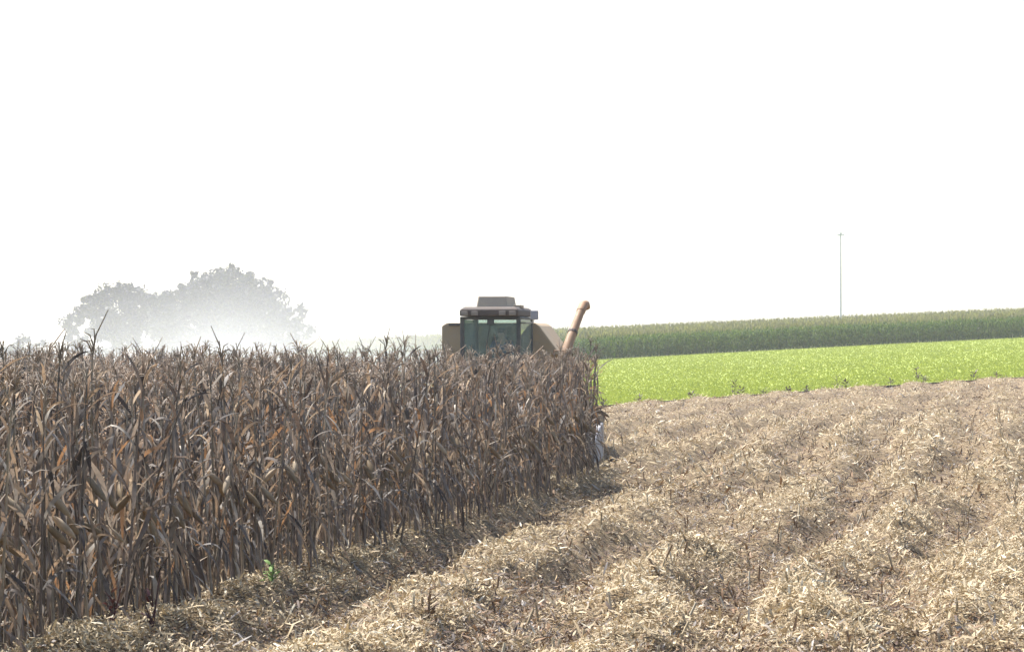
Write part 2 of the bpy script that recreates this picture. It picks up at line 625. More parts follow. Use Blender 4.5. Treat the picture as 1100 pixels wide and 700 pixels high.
def litter(n, ymin, ymax, size, power):
    u = rng.random(n * 3)
    y = ymin * (ymax / ymin) ** u if power else ymin + (ymax - ymin) * u
    b = rng.uniform(-0.27, 0.27, n * 3)
    x = b * y
    s, t = rows(x, y)
    keep = (t < 1.6) & (s > -0.3) | (s <= -0.3)
    keep &= (y < d1(b) + rng.normal(0, 0.25, len(y)))
    keep &= ~((s > -9) & (s < 0) & (t > 0.2) & (t < 6) & (rng.random(len(s)) < 0.0))
    sw = swath(x, y)
    keep &= rng.random(len(x)) < np.clip(0.45 + 1.0 * (sw - 0.2), 0.45, 1)
    x, y = x[keep][:n], y[keep][:n]
    sw = sw[keep][:n]
    n = len(x)
    z = ground_z(x, y) + lumps(x, y)
    L = np.minimum(size * rng.lognormal(0, 0.5, n), size * 2.4)
    W = L * rng.uniform(0.08, 0.34, n)
    W = np.minimum(W, 0.024 if size < 0.1 else 0.045)
    yaw = rng.uniform(0, 2 * math.pi, n)
    pitch = np.abs(rng.normal(0, 0.4, n)) * np.sign(rng.random(n) - 0.3)
    roll = rng.normal(0, 0.5, n)
    f = np.stack([np.cos(yaw) * np.cos(pitch), np.sin(yaw) * np.cos(pitch), np.sin(pitch)], -1)
    sd0 = np.stack([-np.sin(yaw), np.cos(yaw), np.zeros(n)], -1)
    up = np.cross(f, sd0)
    side = sd0 * np.cos(roll)[:, None] + up * np.sin(roll)[:, None]
    up = np.cross(f, side)
    c0 = np.stack([x, y, z + 0.01 + np.abs(np.sin(pitch)) * L * 0.5 + rng.exponential(0.02, n)], -1)
    curl = rng.normal(0, 0.3, n)[:, None] * L[:, None]
    hl, hw = (L * 0.5)[:, None], (W * 0.5)[:, None]
    rows_ = []
    for a, ww, lift in ((-1, 0.7, 0), (0, 1.0, 1), (1, 0.35, 0.1)):
        c = c0 + f * hl * a + up * curl * lift * 0.5
        rows_ += [c - side * hw * ww, c + side * hw * ww]
    V = np.stack(rows_, 1).reshape(-1, 3)
    base = (np.arange(n) * 6)[:, None, None]
    F = (base + np.array([[0, 1, 3, 2], [2, 3, 5, 4]])[None]).reshape(-1, 4)
    wts = LIT_P[None] * np.exp((sw - 0.45)[:, None] * np.array([3.0, 2.0, 0, -1, -2.5, -3, 3.0, 0])[None] * 2.9)
    wts /= wts.sum(1, keepdims=True)
    idx = (wts.cumsum(1) > rng.random(n)[:, None]).argmax(1)
    col = LIT[idx] * rng.uniform(0.8, 1.15, n)[:, None]
    return V, F, np.repeat(col, 6, 0)


S = Soup()
for args in ((340000, 17, 44, 0.034, True), (34000, 17, 44, 0.075, True), (150000, 40, 119, 0.07, False), (26000, 40, 119, 0.12, False)):
    V, F, C = litter(*args)
    S.add((V, F), C)
# cut stalk butts, in rows
for s in np.arange(-60, 42, 0.2):
    for r in range(-26, 10):
        if r >= 0 and s > -0.6: continue
        p = CORNER - RD * (s + rng.normal(0, 0.04)) - UD * (r * ROW + rng.normal(0, 0.04))
        if p[1] < 15 or abs(p[0] / p[1]) > 0.25 or p[1] > d1(p[0] / p[1]) - 0.4: continue
        if rng.random() < 0.6 or p[1] > 80: continue
        z = float(ground_z(*p) + lumps(*p))
        h = rng.uniform(0.05, 0.18)
        l = rng.normal(0, 0.3, 2)
        S.add(tube([(p[0], p[1], z - 0.03), (p[0] + l[0] * h, p[1] + l[1] * h, z + h)], [0.012, 0.011], 4),
              pick(np.array([(0.46, 0.36, 0.22), (0.3, 0.2, 0.12), (0.55, 0.48, 0.35)]), [0.5, 0.25, 0.25]))
o = link('stubble_litter', S.mesh('stubble_litter'), M_LITTER)
tag(o, 'pale chopped husks leaves and stalk butts strewn over the stubble', 'crop litter', kind='stuff')


# ------------------------------------------------------------------ young green crop
n = 80000
b = rng.uniform(-0.02, 0.26, n)
u = rng.random(n)
y = d1(b) + 0.1 + (d2(b) - d1(b)) * u ** 1.3
x = b * y
z = ground_z(x, y) + 0.03
az = rng.uniform(0, 6.28, n)
hh = rng.uniform(0.04, 0.10, n)
wd = rng.uniform(0.03, 0.07, n)
ln = rng.uniform(0.0, 0.12, n)
sx, sy = np.cos(az) * wd, np.sin(az) * wd
V = np.stack([np.stack([x - sx, y - sy, z], -1), np.stack([x + sx, y + sy, z], -1),
              np.stack([x + sx * 0.5 - sy, y + sy * 0.5 + sx * ln, z + hh], -1),
              np.stack([x - sx * 0.5 - sy, y - sy * 0.5 + sx * ln, z + hh], -1)], 1).reshape(-1, 3)
F = np.arange(n * 4).reshape(-1, 4)
C = np.repeat(np.array([(0.37, 0.42, 0.10)]) * rng.uniform(0.94, 1.06, (n, 1)), 4, 0)
o = link('young_crop', np_mesh('young_crop', V, F, C), M_CROP)
tag(o, 'bright lime green young crop carpeting the strip beyond the stubble', 'crop', kind='stuff')


# ------------------------------------------------------------------ far green corn
def green_plant(low):
    s = Soup()
    H = rng.uniform(2.15, 2.45)
    for i in range(11 if low else 5):
        zb = H * ((0.02 + 0.9 * i / 11) if low else (0.5 + 0.45 * i / 5))
        g = np.array([(0.05, 0.10, 0.025), (0.075, 0.135, 0.032), (0.12, 0.165, 0.045)])[rng.integers(3)]
        s.add(corn_leaf((0, 0, zb), rng.uniform(0, 6.28), rng.uniform(0.55, 0.85), rng.uniform(0.5, 1.2), rng.uniform(1.2, 2.4),
                        rng.uniform(0.09, 0.14), rng.normal(0, 0.6), 3), g)
    tc = np.array((0.31, 0.285, 0.18)) * rng.uniform(0.8, 1.1)
    for k in range(3):
        a = rng.uniform(0, 6.28)
        s.add(strip([(0, 0, H - 0.05), (math.cos(a) * 0.07, math.sin(a) * 0.07, H + 0.17), (math.cos(a) * 0.16, math.sin(a) * 0.16, H + 0.3)],
                    [0.05, 0.06, 0.02], [(-math.sin(a), math.cos(a), 0)] * 3), tc)
    return s.get()


gp = [green_plant(True) for _ in range(8)] + [green_plant(False) for _ in range(8)]
pts = []
for r in range(0, 75):
    off = r * 0.76 if r < 12 else 12 * 0.76 + (r - 12) * 1.55
    step = 0.26 if r < 6 else (0.36 if r < 26 else 0.65)
    bb = -0.125
    while bb < 0.235:
        D = d2(bb) + 0.8 + off
        pts.append((bb * D + rng.normal(0, 0.08), D + rng.normal(0, 0.1), r))
        bb += step / D * rng.uniform(0.8, 1.2)
P = np.array(pts)
zz = ground_z(P[:, 0], P[:, 1])
places = []
for (x, y, r), z in zip(pts, zz):
    places.append((x, y, z - 0.05, int(rng.integers(8)) + (0 if r < 26 else 8), rng.uniform(0, 6.28), 0, 0, rng.uniform(0.93, 1.08), rng.uniform(0.8, 1.2)))
me = scatter_mesh('green_corn', gp, places)
o = link('green_corn', me, M_GREEN)
tag(o, 'far field of tall green corn with tan tassels beyond the lime strip', 'corn', kind='stuff')
print('green corn', len(pts), len(me.polygons))


# ------------------------------------------------------------------ trees beyond
def make_tree(name, loc, blobs, trunk_h, trunk_r, leaf, nleaf, label, cat='tree', group=None, limbs=9):
    root = empty(name, loc)
    tag(root, label, cat, group)
    t = Soup()
    t.add(tube([(0, 0, -0.3), (0.05, 0, trunk_h * 0.5), (0.1, 0.05, trunk_h), (0.1, 0.1, trunk_h * 1.7)],
               [trunk_r * 1.3, trunk_r, trunk_r * 0.8, trunk_r * 0.3], 8), (0.1, 0.08, 0.06))
    for k in range(limbs):
        bx, by, bz, br, bh = blobs[k % len(blobs)]
        st = np.array((0.05, 0.02, trunk_h * rng.uniform(0.6, 1.3)))
        en = np.array((bx, by, bz)) + rng.normal(0, 0.35, 3) * br
        mid = (st + en) / 2 + rng.normal(0, 0.08, 3) * br + np.array([0, 0, 0.1 * br])
        t.add(tube([st, mid, en], [trunk_r * 0.45, trunk_r * 0.28, trunk_r * 0.08], 5), (0.1, 0.08, 0.06))
    link('trunk', t.mesh('trunk', True), M_BARK, root)
    # crown: leaf clumps through the volume, thicker towards the outside
    Vs, Cs = [], []
    tot = sum(q[3] ** 2 for q in blobs)
    for bx, by, bz, br, bh in blobs:
        m = int(nleaf * br * br / tot)
        ncl = max(12, m // 45)
        d = rng.normal(0, 1, (ncl, 3))
        d /= np.linalg.norm(d, axis=1)[:, None]
        rad = rng.uniform(0.35, 1.05, ncl) ** 0.6
        cc = np.stack([bx + d[:, 0] * br * rad, by + d[:, 1] * br * rad, bz + d[:, 2] * bh * rad], -1)
        cr = rng.uniform(0.10, 0.24, ncl) * br
        shade = rng.uniform(0.7, 1.25, ncl)
        k = rng.integers(0, ncl, m)
        pos = cc[k] + np.clip(rng.normal(0, 0.5, (m, 3)), -0.75, 0.75) * cr[k][:, None]
        nrm = rng.normal(0, 1, (m, 3)) + np.array([0, 0, 0.6])
        nrm /= np.linalg.norm(nrm, axis=1)[:, None]
        a = np.cross(nrm, rng.normal(0, 1, (m, 3)))
        a /= np.linalg.norm(a, axis=1)[:, None]
        b2 = np.cross(nrm, a)
        sz = leaf * rng.uniform(0.6, 1.4, m)[:, None]
        q = np.stack([pos - a * sz, pos - b2 * sz * 0.5, pos + a * sz, pos + b2 * sz * 0.5], 1)
        Vs.append(q.reshape(-1, 3))
        Cs.append(np.repeat(np.array([(0.036, 0.040, 0.038)]) * shade[k][:, None] * rng.uniform(0.85, 1.15, (m, 1)), 4, 0))
    V = np.concatenate(Vs)
    link('crown', np_mesh('crown', V, np.arange(len(V)).reshape(-1, 4), np.concatenate(Cs)), M_TREE, root)
    return root


def at(px, D): return (px - 550) / F_PX * D


def hz(py, D): return EYE + (377 - py) / F_PX * D


def place_tree(px, D): return (at(px, D), D, float(ground_z(at(px, D), D)))


D = 200
make_tree('tree', place_tree(243, D), [(-0.6, 0, 5.6, 3.6, 3.5), (1.8, 1, 5.2, 3.4, 3.2), (4.4, -0.5, 4.0, 2.7, 2.8), (-3.4, 0.5, 4.6, 3.0, 3.1), (0.4, -1, 7.2, 2.5, 2.1), (-2.0, 0.4, 6.9, 2.0, 1.9), (2.9, 0.3, 6.5, 1.9, 1.7), (-4.6, 0.4, 5.2, 2.3, 2.2)],
          2.6, 0.4, 0.20, 30000, 'big round grey tree half lost in the dust behind the corn')
D = 206
make_tree('tree', place_tree(128, D), [(0.2, 0, 5.4, 2.9, 2.5), (-2.3, 0.5, 4.0, 2.6, 2.6), (2.4, 0, 4.4, 2.7, 2.7), (-0.2, -0.6, 6.9, 1.7, 0.8), (3.0, 0.2, 6.0, 1.6, 1.0), (-2.2, 0, 6.6, 1.0, 0.5)],
          2.4, 0.26, 0.19, 15000, 'smaller looser tree left of the big round one, paler in dust')
D = 215
make_tree('bush', place_tree(32, D), [(0, 0, 1.9, 2.1, 1.7), (-2.2, 0, 1.6, 1.9, 1.4)], 0.6, 0.1, 0.16, 3000,
          'low pale bush far left above the corn tops', 'bush')
make_tree('bush', place_tree(-22, D), [(0, 0, 1.9, 2.2, 1.8)], 0.6, 0.1, 0.16, 2000,
          'low pale bush at the left edge behind the corn', 'bush')


# ------------------------------------------------------------------ utility pole
M_POLE = paint('concrete', (0.85, 0.81, 0.74), (0.75, 0.71, 0.64), 0.4, 0.8)
Dp = 305
px = at(903, Dp)
zp = float(ground_z(px, Dp))
hp = hz(251, Dp) - zp
root = empty('utility_pole', (px, Dp, zp))
tag(root, 'tall thin pale pole rising above the far green corn', 'pole')
t = Soup()
t.add(tube([(0, 0, -0.5), (0, 0, hp * 0.5), (0, 0, hp - 0.1)], [0.155, 0.12, 0.09], 10), (0.6, 0.6, 0.57))
link('shaft', t.mesh('shaft', True), M_POLE, root)


class MB:
    """boxes, prisms, tubes and lathes gathered into ONE mesh"""
    def __init__(self): self.bm = bmesh.new()

    def box(self, c, s, rot=None):
        m = Matrix.Translation(c) @ (rot.to_4x4() if rot else Matrix.Identity(4)) @ Matrix.Diagonal((*s, 1))
        bmesh.ops.create_cube(self.bm, size=1.0, matrix=m)
        return self

    def prism(self, prof, a, b, axis='x'):
        """profile extruded along axis from a to b; prof in the two other coordinates"""
        def mk(p, v):
            return {'x': (v, p[0], p[1]), 'y': (p[0], v, p[1]), 'z': (p[0], p[1], v)}[axis]
        va = [self.bm.verts.new(mk(p, a)) for p in prof]
        vb = [self.bm.verts.new(mk(p, b)) for p in prof]
        n = len(prof)
        fs = [self.bm.faces.new(va), self.bm.faces.new(vb[::-1])]
        for i in range(n):
            fs.append(self.bm.faces.new((va[i], vb[i], vb[(i + 1) % n], va[(i + 1) % n])))
        return self

    def hull(self, pts):
        vs = [self.bm.verts.new(p) for p in pts]
        bmesh.ops.convex_hull(self.bm, input=vs)
        return self

    def tube(self, pts, rad, k=10):
        if not hasattr(rad, '__len__'): rad = [rad] * len(pts)
        V, F = tube(pts, rad, k)
        vs = [self.bm.verts.new(v) for v in V]
        for f in F: self.bm.faces.new([vs[i] for i in f])
        self.bm.faces.new(vs[:k][::-1])
        self.bm.faces.new(vs[-k:])
        return self

    def lathe_x(self, prof, c, k=28):
        """profile (x offset, radius) turned about the x axis through c"""
        rings = []
        for (dx, r) in prof:
            rings.append([self.bm.verts.new((c[0] + dx, c[1] + r * math.cos(2 * math.pi * j / k), c[2] + r * math.sin(2 * math.pi * j / k))) for j in range(k)])
        for i in range(len(rings) - 1):
            for j in range(k):
                self.bm.faces.new((rings[i][j], rings[i][(j + 1) % k], rings[i + 1][(j + 1) % k], rings[i + 1][j]))
        for rg in (rings[0], rings[-1]):
            if True:
                self.bm.faces.new(rg)
        return self

    def build(self, name, mat, parent=None, bevel=0.0, smooth=False):
        bmesh.ops.recalc_face_normals(self.bm, faces=self.bm.faces)
        me = bpy.data.meshes.new(name)
        self.bm.to_mesh(me)
        self.bm.free()
        me.materials.append(mat)
        if smooth:
            for p in me.polygons: p.use_smooth = True
            try: me.set_sharp_from_angle(angle=R(40))
            except Exception: pass
        o = bpy.data.objects.new(name, me)
        COL.objects.link(o)
        if parent: o.parent = parent
        if bevel:
            b = o.modifiers.new('bevel', 'BEVEL')
            b.width = bevel
            b.segments = 2
            b.limit_method = 'ANGLE'
        return o


MB().box((0, 0, hp - 0.18), (0.9, 0.14, 0.16)).box((0, -0.02, hp + 0.02), (0.3, 0.18, 0.24)).build('crossarm', M_POLE, root, 0.01)

# ------------------------------------------------------------------ the combine harvester
M_TAN = paint('dusty_tan_paint', (0.34, 0.225, 0.105), (0.32, 0.245, 0.16), 0.6, 0.5)
M_ORANGE = paint('dusty_rust_paint', (0.24, 0.115, 0.045), (0.25, 0.16, 0.09), 0.4, 0.5)
M_DARK = paint('dusty_dark_trim', (0.03, 0.03, 0.03), (0.2, 0.17, 0.13), 0.35, 0.6)
M_CAB = paint('dark_cab_frame', (0.025, 0.028, 0.03), (0.12, 0.11, 0.09), 0.25, 0.5)
M_ROOF = paint('brown_roof', (0.05, 0.034, 0.026), (0.11, 0.08, 0.06), 0.3, 0.7)
M_BOX = paint('grey_roof_box', (0.28, 0.22, 0.165), (0.36, 0.29, 0.21), 0.5, 0.6)
M_STEEL = paint('worn_steel', (0.27, 0.265, 0.28), (0.28, 0.265, 0.26), 0.4, 0.45, 0.2)
M_TYRE = paint('tyre_rubber', (0.025, 0.025, 0.025), (0.22, 0.18, 0.13), 0.4, 0.85)
M_RIM = paint('rim_paint', (0.45, 0.33, 0.10), (0.33, 0.27, 0.2), 0.5, 0.6)
M_GLASS = glass_mat('tinted_cab_glass', (0.91, 0.98, 0.95))
M_LAMP = paint('lamp_lens', (0.20, 0.16, 0.13), (0.2, 0.16, 0.12), 0.35, 0.3)
M_SEAT = paint('seat_cloth', (0.03, 0.03, 0.035), (0.08, 0.07, 0.06), 0.2, 0.9)
M_PIPE = paint('exhaust_steel', (0.12, 0.09, 0.07), (0.25, 0.2, 0.15), 0.4, 0.6)

CA = R(10.0)
CO = Vector((-0.26, 52.9, 0.0))
CO.z = float(ground_z(CO.x, CO.y))
H = empty('combine_harvester', CO, -CA)
H.scale = (0.987,) * 3
tag(H, 'dusty tan combine harvester with dark cab driving into the standing corn', 'combine harvester')
BX = -0.22                                         # the body sits a little to one side of the cab
# chassis and body
MB().box((BX, 2.2, 1.35), (1.7, 6.2, 0.7)).box((BX, 0.35, 0.85), (2.6, 0.35, 0.35)).box((BX, 4.0, 0.62), (2.0, 0.22, 0.22)).build('chassis', M_DARK, H, 0.02)
MB().prism([(0.9, 1.15), (5.0, 1.15), (5.9, 1.45), (6.0, 2.0), (4.6, 2.35), (0.9, 2.45)], BX - 1.22, BX + 1.22).build('body', M_TAN, H, 0.05)
for sx in (-1, 1):                                 # ribbed side shields
    p = MB()
    for k in range(4):
        p.box((BX + sx * 1.235, 1.6 + k * 0.98, 1.65), (0.03, 0.9, 0.72))
    p.build('side_shield', M_TAN, H, 0.01)
# grain tank: upright on the far side, sloped shoulder on the auger side
tank = MB().prism([(-1.52, 2.40), (-1.52, 3.06), (-1.40, 3.13), (0.62, 3.13), (0.72, 3.06), (1.10, 2.55), (1.22, 2.40)], 0.95, 2.75, 'y').build('grain_tank', M_TAN, H, 0.03)
rb = MB()
for k in range(3):
    rb.box((-1.535, 1.3 + 0.55 * k, 2.75), (0.04, 0.07, 0.6))
rb.box((-0.4, 0.93, 3.09), (1.9, 0.05, 0.06)).build('stiffener', M_DARK, tank, 0.005)
MB().box((BX, 3.9, 2.46), (1.7, 1.7, 0.34)).build('engine_hood', M_DARK, H, 0.05)
MB().tube([(BX - 0.7, 3.6, 2.5), (BX - 0.7, 3.6, 2.95), (BX - 0.7, 3.68, 3.05)], 0.06, 10).build('exhaust_pipe', M_PIPE, H, 0, True)
MB().prism([(5.6, 1.2), (6.3, 0.75), (6.45, 0.85), (5.95, 1.6)], BX - 0.9, BX + 0.9).build('straw_chopper', M_DARK, H, 0.02)

# cab
CX0, CX1, CY0, CY1 = -0.76, 0.76, -0.85, 0.80
cab = MB()
cab.box((0, (CY0 + CY1) / 2, 1.62), (1.52, CY1 - CY0, 0.16))
for x in (CX0 + 0.05, CX1 - 0.05):
    cab.hull([(x + dx, CY0 + dy - (0.0), 1.70) for dx in (-0.05, 0.05) for dy in (0, 0.1)] + [(x + dx, CY0 + dy, 3.24) for dx in (-0.05, 0.05) for dy in (-0.06, 0.04)])
    cab.box((x, CY1 - 0.05, 2.47), (0.1, 0.1, 1.54))
    cab.box((x, (CY0 + CY1) / 2, 3.215), (0.09, CY1 - CY0 - 0.22, 0.05))
cab.box((0, CY0 - 0.01, 3.21), (1.34, 0.08, 0.06)).box((0, CY0 + 0.05, 1.76), (1.34, 0.08, 0.12)).box((0, CY1 - 0.05, 3.215), (1.3, 0.08, 0.05)).box((0, CY1 - 0.05, 2.0), (1.3, 0.07, 0.62))
cabo = cab.build('cab', M_CAB, H, 0.015)
cabo.scale.x = 0.88
cabo.location.x = -0.06
MB().prism([(CY0 + 0.02, 1.82), (CY0 - 0.035, 3.17), (CY0 - 0.022, 3.17), (CY0 + 0.033, 1.82)], -0.66, 0.66).build('windscreen', M_GLASS, cabo)
MB().box((0, CY1 - 0.05, 2.75), (1.30, 0.012, 0.87)).build('rear_window', M_GLASS, cabo)
for x in (CX0 + 0.03, CX1 - 0.03):
    MB().box((x, (CY0 + CY1) / 2, 2.44), (0.012, CY1 - CY0 - 0.24, 1.49)).build('side_window', M_GLASS, cabo)
MB().tube([(0.02, CY0 - 0.06, 3.16), (-0.10, CY0 - 0.05, 2.55)], 0.012, 6).box((0.02, CY0 - 0.07, 3.12), (0.16, 0.06, 0.10)).build('wiper', M_CAB, cabo)
roof = MB().hull([(x, y, z) for x in (-0.76, 0.77) for y in (CY0 - 0.22, CY1 + 0.08) for z in (3.25, 3.39)] + [(x, y, 3.455) for x in (-0.66, 0.67) for y in (CY0 - 0.12, CY1 - 0.05)]).build('roof', M_ROOF, H, 0.03)
MB().hull([(x, y, 3.45) for x in (-0.40, 0.41) for y in (-0.75, 0.5)] + [(x, y, 3.69) for x in (-0.36, 0.37) for y in (-0.68, 0.42)]).build('air_conditioner', M_BOX, roof, 0.03)
MB().box((0.62, -0.3, 3.47), (0.2, 0.4, 0.06)).build('roof_hatch', M_BOX, roof, 0.01)
for x in (-0.62, -0.36, 0.36, 0.62):
    MB().box((x, CY0 - 0.23, 3.31), (0.17, 0.07, 0.09)).build('work_light', M_LAMP, roof, 0.01)
roof.scale.x = 0.85
roof.location.x = -0.06
# inside the cab: seat, column, wheel
MB().box((0, 0.22, 2.10), (0.5, 0.5, 0.14)).box((0, 0.47, 2.48), (0.48, 0.12, 0.68)).box((0, 0.25, 1.87), (0.3, 0.3, 0.36)).build('seat', M_SEAT, cabo, 0.03)
st = MB().tube([(0, -0.45, 1.72), (0, -0.28, 2.32)], 0.04, 8).build('steering_column', M_CAB, cabo)
sw_ = MB()
wc, wr = Vector((0, -0.28, 2.36)), 0.2
ax = Vector((0, 0.35, 1)).normalized()
e1, e2 = Vector((1, 0, 0)), ax.cross(Vector((1, 0, 0)))
sw_.tube([wc + (e1 * math.cos(q) + e2 * math.sin(q)) * wr for q in np.linspace(0, 6.2, 20)], 0.016, 6)
sw_.tube([wc - e1 * wr, wc + e1 * wr], 0.012, 6).build('steering_wheel', M_SEAT, cabo, 0, True)

# mirror on its arm, beside the cab
mir = MB().box((0.93, CY0 - 0.1, 3.27), (0.17, 0.05, 0.2)).build('mirror', M_STEEL, H, 0.015)
MB().tube([(0.58, CY0 - 0.03, 3.10), (0.90, CY0 - 0.08, 3.10), (0.92, CY0 - 0.08, 3.2)], 0.014, 6).build('mirror_arm', M_DARK, mir)

# platform, rail and ladder on the auger side
MB().box((1.06, 0.1, 1.66), (0.56, 1.5, 0.05)).build('platform', M_DARK, H, 0.005)
MB().tube([(1.3, -0.6, 1.68), (1.3, -0.6, 2.5), (1.3, 0.8, 2.5), (1.3, 0.8, 1.68)], 0.018, 6).tube([(1.3, -0.6, 2.1), (1.3, 0.8, 2.1)], 0.014, 6).build('handrail', M_ORANGE, H)
lad = MB()
for x in (0.0, 0.42):
    lad.tube([(1.40, -0.55 + x, 1.66), (1.62, -0.55 + x, 0.45)], 0.02, 6)
for k in range(5):
    q = k / 4.3 + 0.04
    lad.box((1.40 + 0.22 * q, -0.34, 1.66 - 1.21 * q), (0.12, 0.42, 0.03))
lad.build('ladder', M_DARK, H)

# unloading auger: swings out of the tank's sump, raised towards the rear
aug = MB().tube([(1.20, 1.35, 1.95), (1.22, 1.38, 2.30), (1.25, 1.55, 2.52), (1.32, 2.0, 2.90), (1.43, 2.62, 3.43)], [0.16, 0.145, 0.115, 0.103, 0.092], 14).build('unloading_auger', M_ORANGE, H, 0, True)
MB().tube([(1.422, 2.58, 3.395), (1.46, 2.80, 3.56), (1.49, 2.94, 3.57), (1.50, 3.0, 3.49)], [0.104, 0.106, 0.10, 0.09], 12).build('spout', M_ORANGE, aug, 0, True)
MB().tube([(1.316, 1.98, 2.883), (1.326, 2.03, 2.925)], 0.118, 14).build('collar', M_ROOF, aug)

# wheels
def wheel(name, x, y, r, wdt, rim_r):
    s = 1 if x > 0 else -1
    tyre = MB().lathe_x([(-wdt / 2, rim_r), (-wdt / 2, r * 0.86), (-wdt * 0.36, r * 0.96), (wdt * 0.36, r * 0.96), (wdt / 2, r * 0.86), (wdt / 2, rim_r)], (0, 0, 0), 36)
    for k in range(22):
        a = 2 * math.pi * k / 22
        for sd_ in (-1, 1):
            aa = a + (0.14 if sd_ > 0 else 0)
            rot = Matrix.Rotation(aa, 3, 'X') @ Matrix.Rotation(sd_ * R(38), 3, 'Z')
            c = Matrix.Rotation(aa, 3, 'X') @ Vector((sd_ * wdt * 0.22, 0, r * 0.97))
            tyre.box(c, (wdt * 0.52, 0.055, r * 0.07), rot)
    wh = empty(name, (x, y, r * 0.99))
    wh.parent = H
    tyre.build('tyre', M_TYRE, wh)
    rim = MB().lathe_x([(-wdt * 0.45, rim_r * 1.01), (-wdt * 0.45, rim_r * 0.9), (s * wdt * 0.1, rim_r * 0.75), (s * wdt * 0.14, 0.18), (s * wdt * 0.32, 0.16)], (0, 0, 0), 24)
    rim.build('rim', M_RIM, wh, 0, True)


for sx in (-1, 1):
    wheel('wheel', BX + sx * 1.28, 0.35, 0.84, 0.62, 0.40)
    wheel('wheel', BX + sx * 1.02, 4.0, 0.55, 0.36, 0.26)

# feeder house and the corn header
MB().prism([(-2.3, 0.45), (-2.3, 1.05), (-0.85, 1.75), (0.3, 1.75), (0.3, 1.1), (-0.8, 0.95)], BX - 0.55, BX + 0.55).build('feeder_house', M_TAN, H, 0.02)
HW = 2.66
HX = BX + 0.19
hd = MB()
hd.prism([(-2.25, 0.35), (-2.25, 1.15), (-2.33, 1.15), (-2.40, 0.45), (-3.05, 0.30), (-3.05, 0.22), (-2.3, 0.25)], HX - HW, HX + HW)
hd.box((HX, -2.22, 1.17), (2 * HW, 0.12, 0.10))
header = hd.build('corn_header', M_TAN, H, 0.01)
MB().tube([(HX - HW + 0.05, -2.68, 0.62), (HX + HW - 0.05, -2.68, 0.62)], 0.17, 14).build('cross_auger', M_STEEL, header, 0, True)
for k in range(8):                                  # snouts
    x = HX - HW + 0.06 + k * (2 * HW - 0.12) / 7
    end = k in (0, 7)
    m = MB()
    if end:
        m.hull([(x + dx, -2.3, z) for dx in (-0.06, 0.06) for z in (0.25, 1.0)] + [(x + dx, -3.2, z) for dx in (-0.08, 0.08) for z in (0.2, 0.86)] + [(x, -4.1, 0.12), (x, -4.08, 0.18)])
        m.build('end_divider', M_STEEL, header, 0.02)
    else:
        m.hull([(x + dx, -2.95, 0.32) for dx in (-0.2, 0.2)] + [(x, -2.95, 0.62)] + [(x + dx, -3.45, 0.25) for dx in (-0.17, 0.17)] + [(x, -3.45, 0.52)] + [(x, -4.05, 0.10), (x, -4.03, 0.16)])
        m.build('snout', M_STEEL, header, 0.01)


# ------------------------------------------------------------------ the driver
def skin_chain(name, verts, edges, radii, mat, parent, root_i=0, sub=1, colors=None):
    me = bpy.data.meshes.new(name)
    me.from_pydata(verts, edges, [])
    o = bpy.data.objects.new(name, me)
    COL.objects.link(o)
    sk = o.modifiers.new('skin', 'SKIN')
    for i, r in enumerate(radii):
        v = me.skin_vertices[0].data[i]
        v.radius = r if hasattr(r, '__len__') else (r, r)
        v.use_root = (i == root_i)
    s = o.modifiers.new('sub', 'SUBSURF')
    s.levels = s.render_levels = sub
    dg = bpy.context.evaluated_depsgraph_get()
    ev = bpy.data.meshes.new_from_object(o.evaluated_get(dg))
    bpy.data.objects.remove(o)
    for p in ev.polygons: p.use_smooth = True
    ev.materials.clear()
    ev.materials.append(mat)
    q = bpy.data.objects.new(name, ev)
    COL.objects.link(q)
    if parent: q.parent = parent
    return q


def cloth(name, c):
    return paint(name, c, tuple(min(1, v * 1.3) for v in c), 0.4, 0.9)


M_SKIN = cloth('skin_tone', (0.42, 0.26, 0.18))
M_SHIRT = cloth('blue_shirt', (0.045, 0.06, 0.14))
M_TROUSER = cloth('dark_trousers', (0.04, 0.045, 0.06))
M_HAIR = cloth('brown_hair', (0.05, 0.035, 0.025))

# place the driver in the cab, in world space with the machine's heading
PO = H.matrix_basis @ Vector((0, 0.22, 2.17))
# body: pelvis 0, waist 1, chest 2, neck 3, head 4, crown 5; arms 6-11, legs 12-17, hands
BV = [(0, 0.02, 0.08), (0, 0.05, 0.24), (0, 0.06, 0.42), (0, 0.03, 0.57), (0, 0.0, 0.68), (0, 0.0, 0.79),
      (0.19, 0.05, 0.49), (0.24, -0.10, 0.27), (0.17, -0.40, 0.24), (-0.19, 0.05, 0.49), (-0.24, -0.10, 0.27), (-0.17, -0.40, 0.24),
      (0.10, -0.02, 0.07), (0.13, -0.42, 0.07), (0.13, -0.52, -0.36), (-0.10, -0.02, 0.07), (-0.13, -0.42, 0.07), (-0.13, -0.52, -0.36),
      (0.13, -0.64, -0.41), (-0.13, -0.64, -0.41)]
BE = [(0, 1), (1, 2), (2, 3), (3, 4), (4, 5), (2, 6), (6, 7), (7, 8), (2, 9), (9, 10), (10, 11), (0, 12), (12, 13), (13, 14), (14, 18), (0, 15), (15, 16), (16, 17), (17, 19)]
BR = [(0.15, 0.12), (0.14, 0.11), (0.17, 0.12), (0.062, 0.062), (0.092, 0.105), (0.07, 0.08),
      0.065, 0.05, 0.034, 0.065, 0.05, 0.034, 0.085, 0.065, 0.045, 0.085, 0.065, 0.045, 0.04, 0.04]
per = skin_chain('person', BV, BE, BR, M_SKIN, None)
# merge the fingers into the same body mesh
def extra(bm_target_obj, builder):
    bm = bmesh.new()
    bm.from_mesh(bm_target_obj.data)
    builder(bm)
    bm.to_mesh(bm_target_obj.data)
    bm.free()


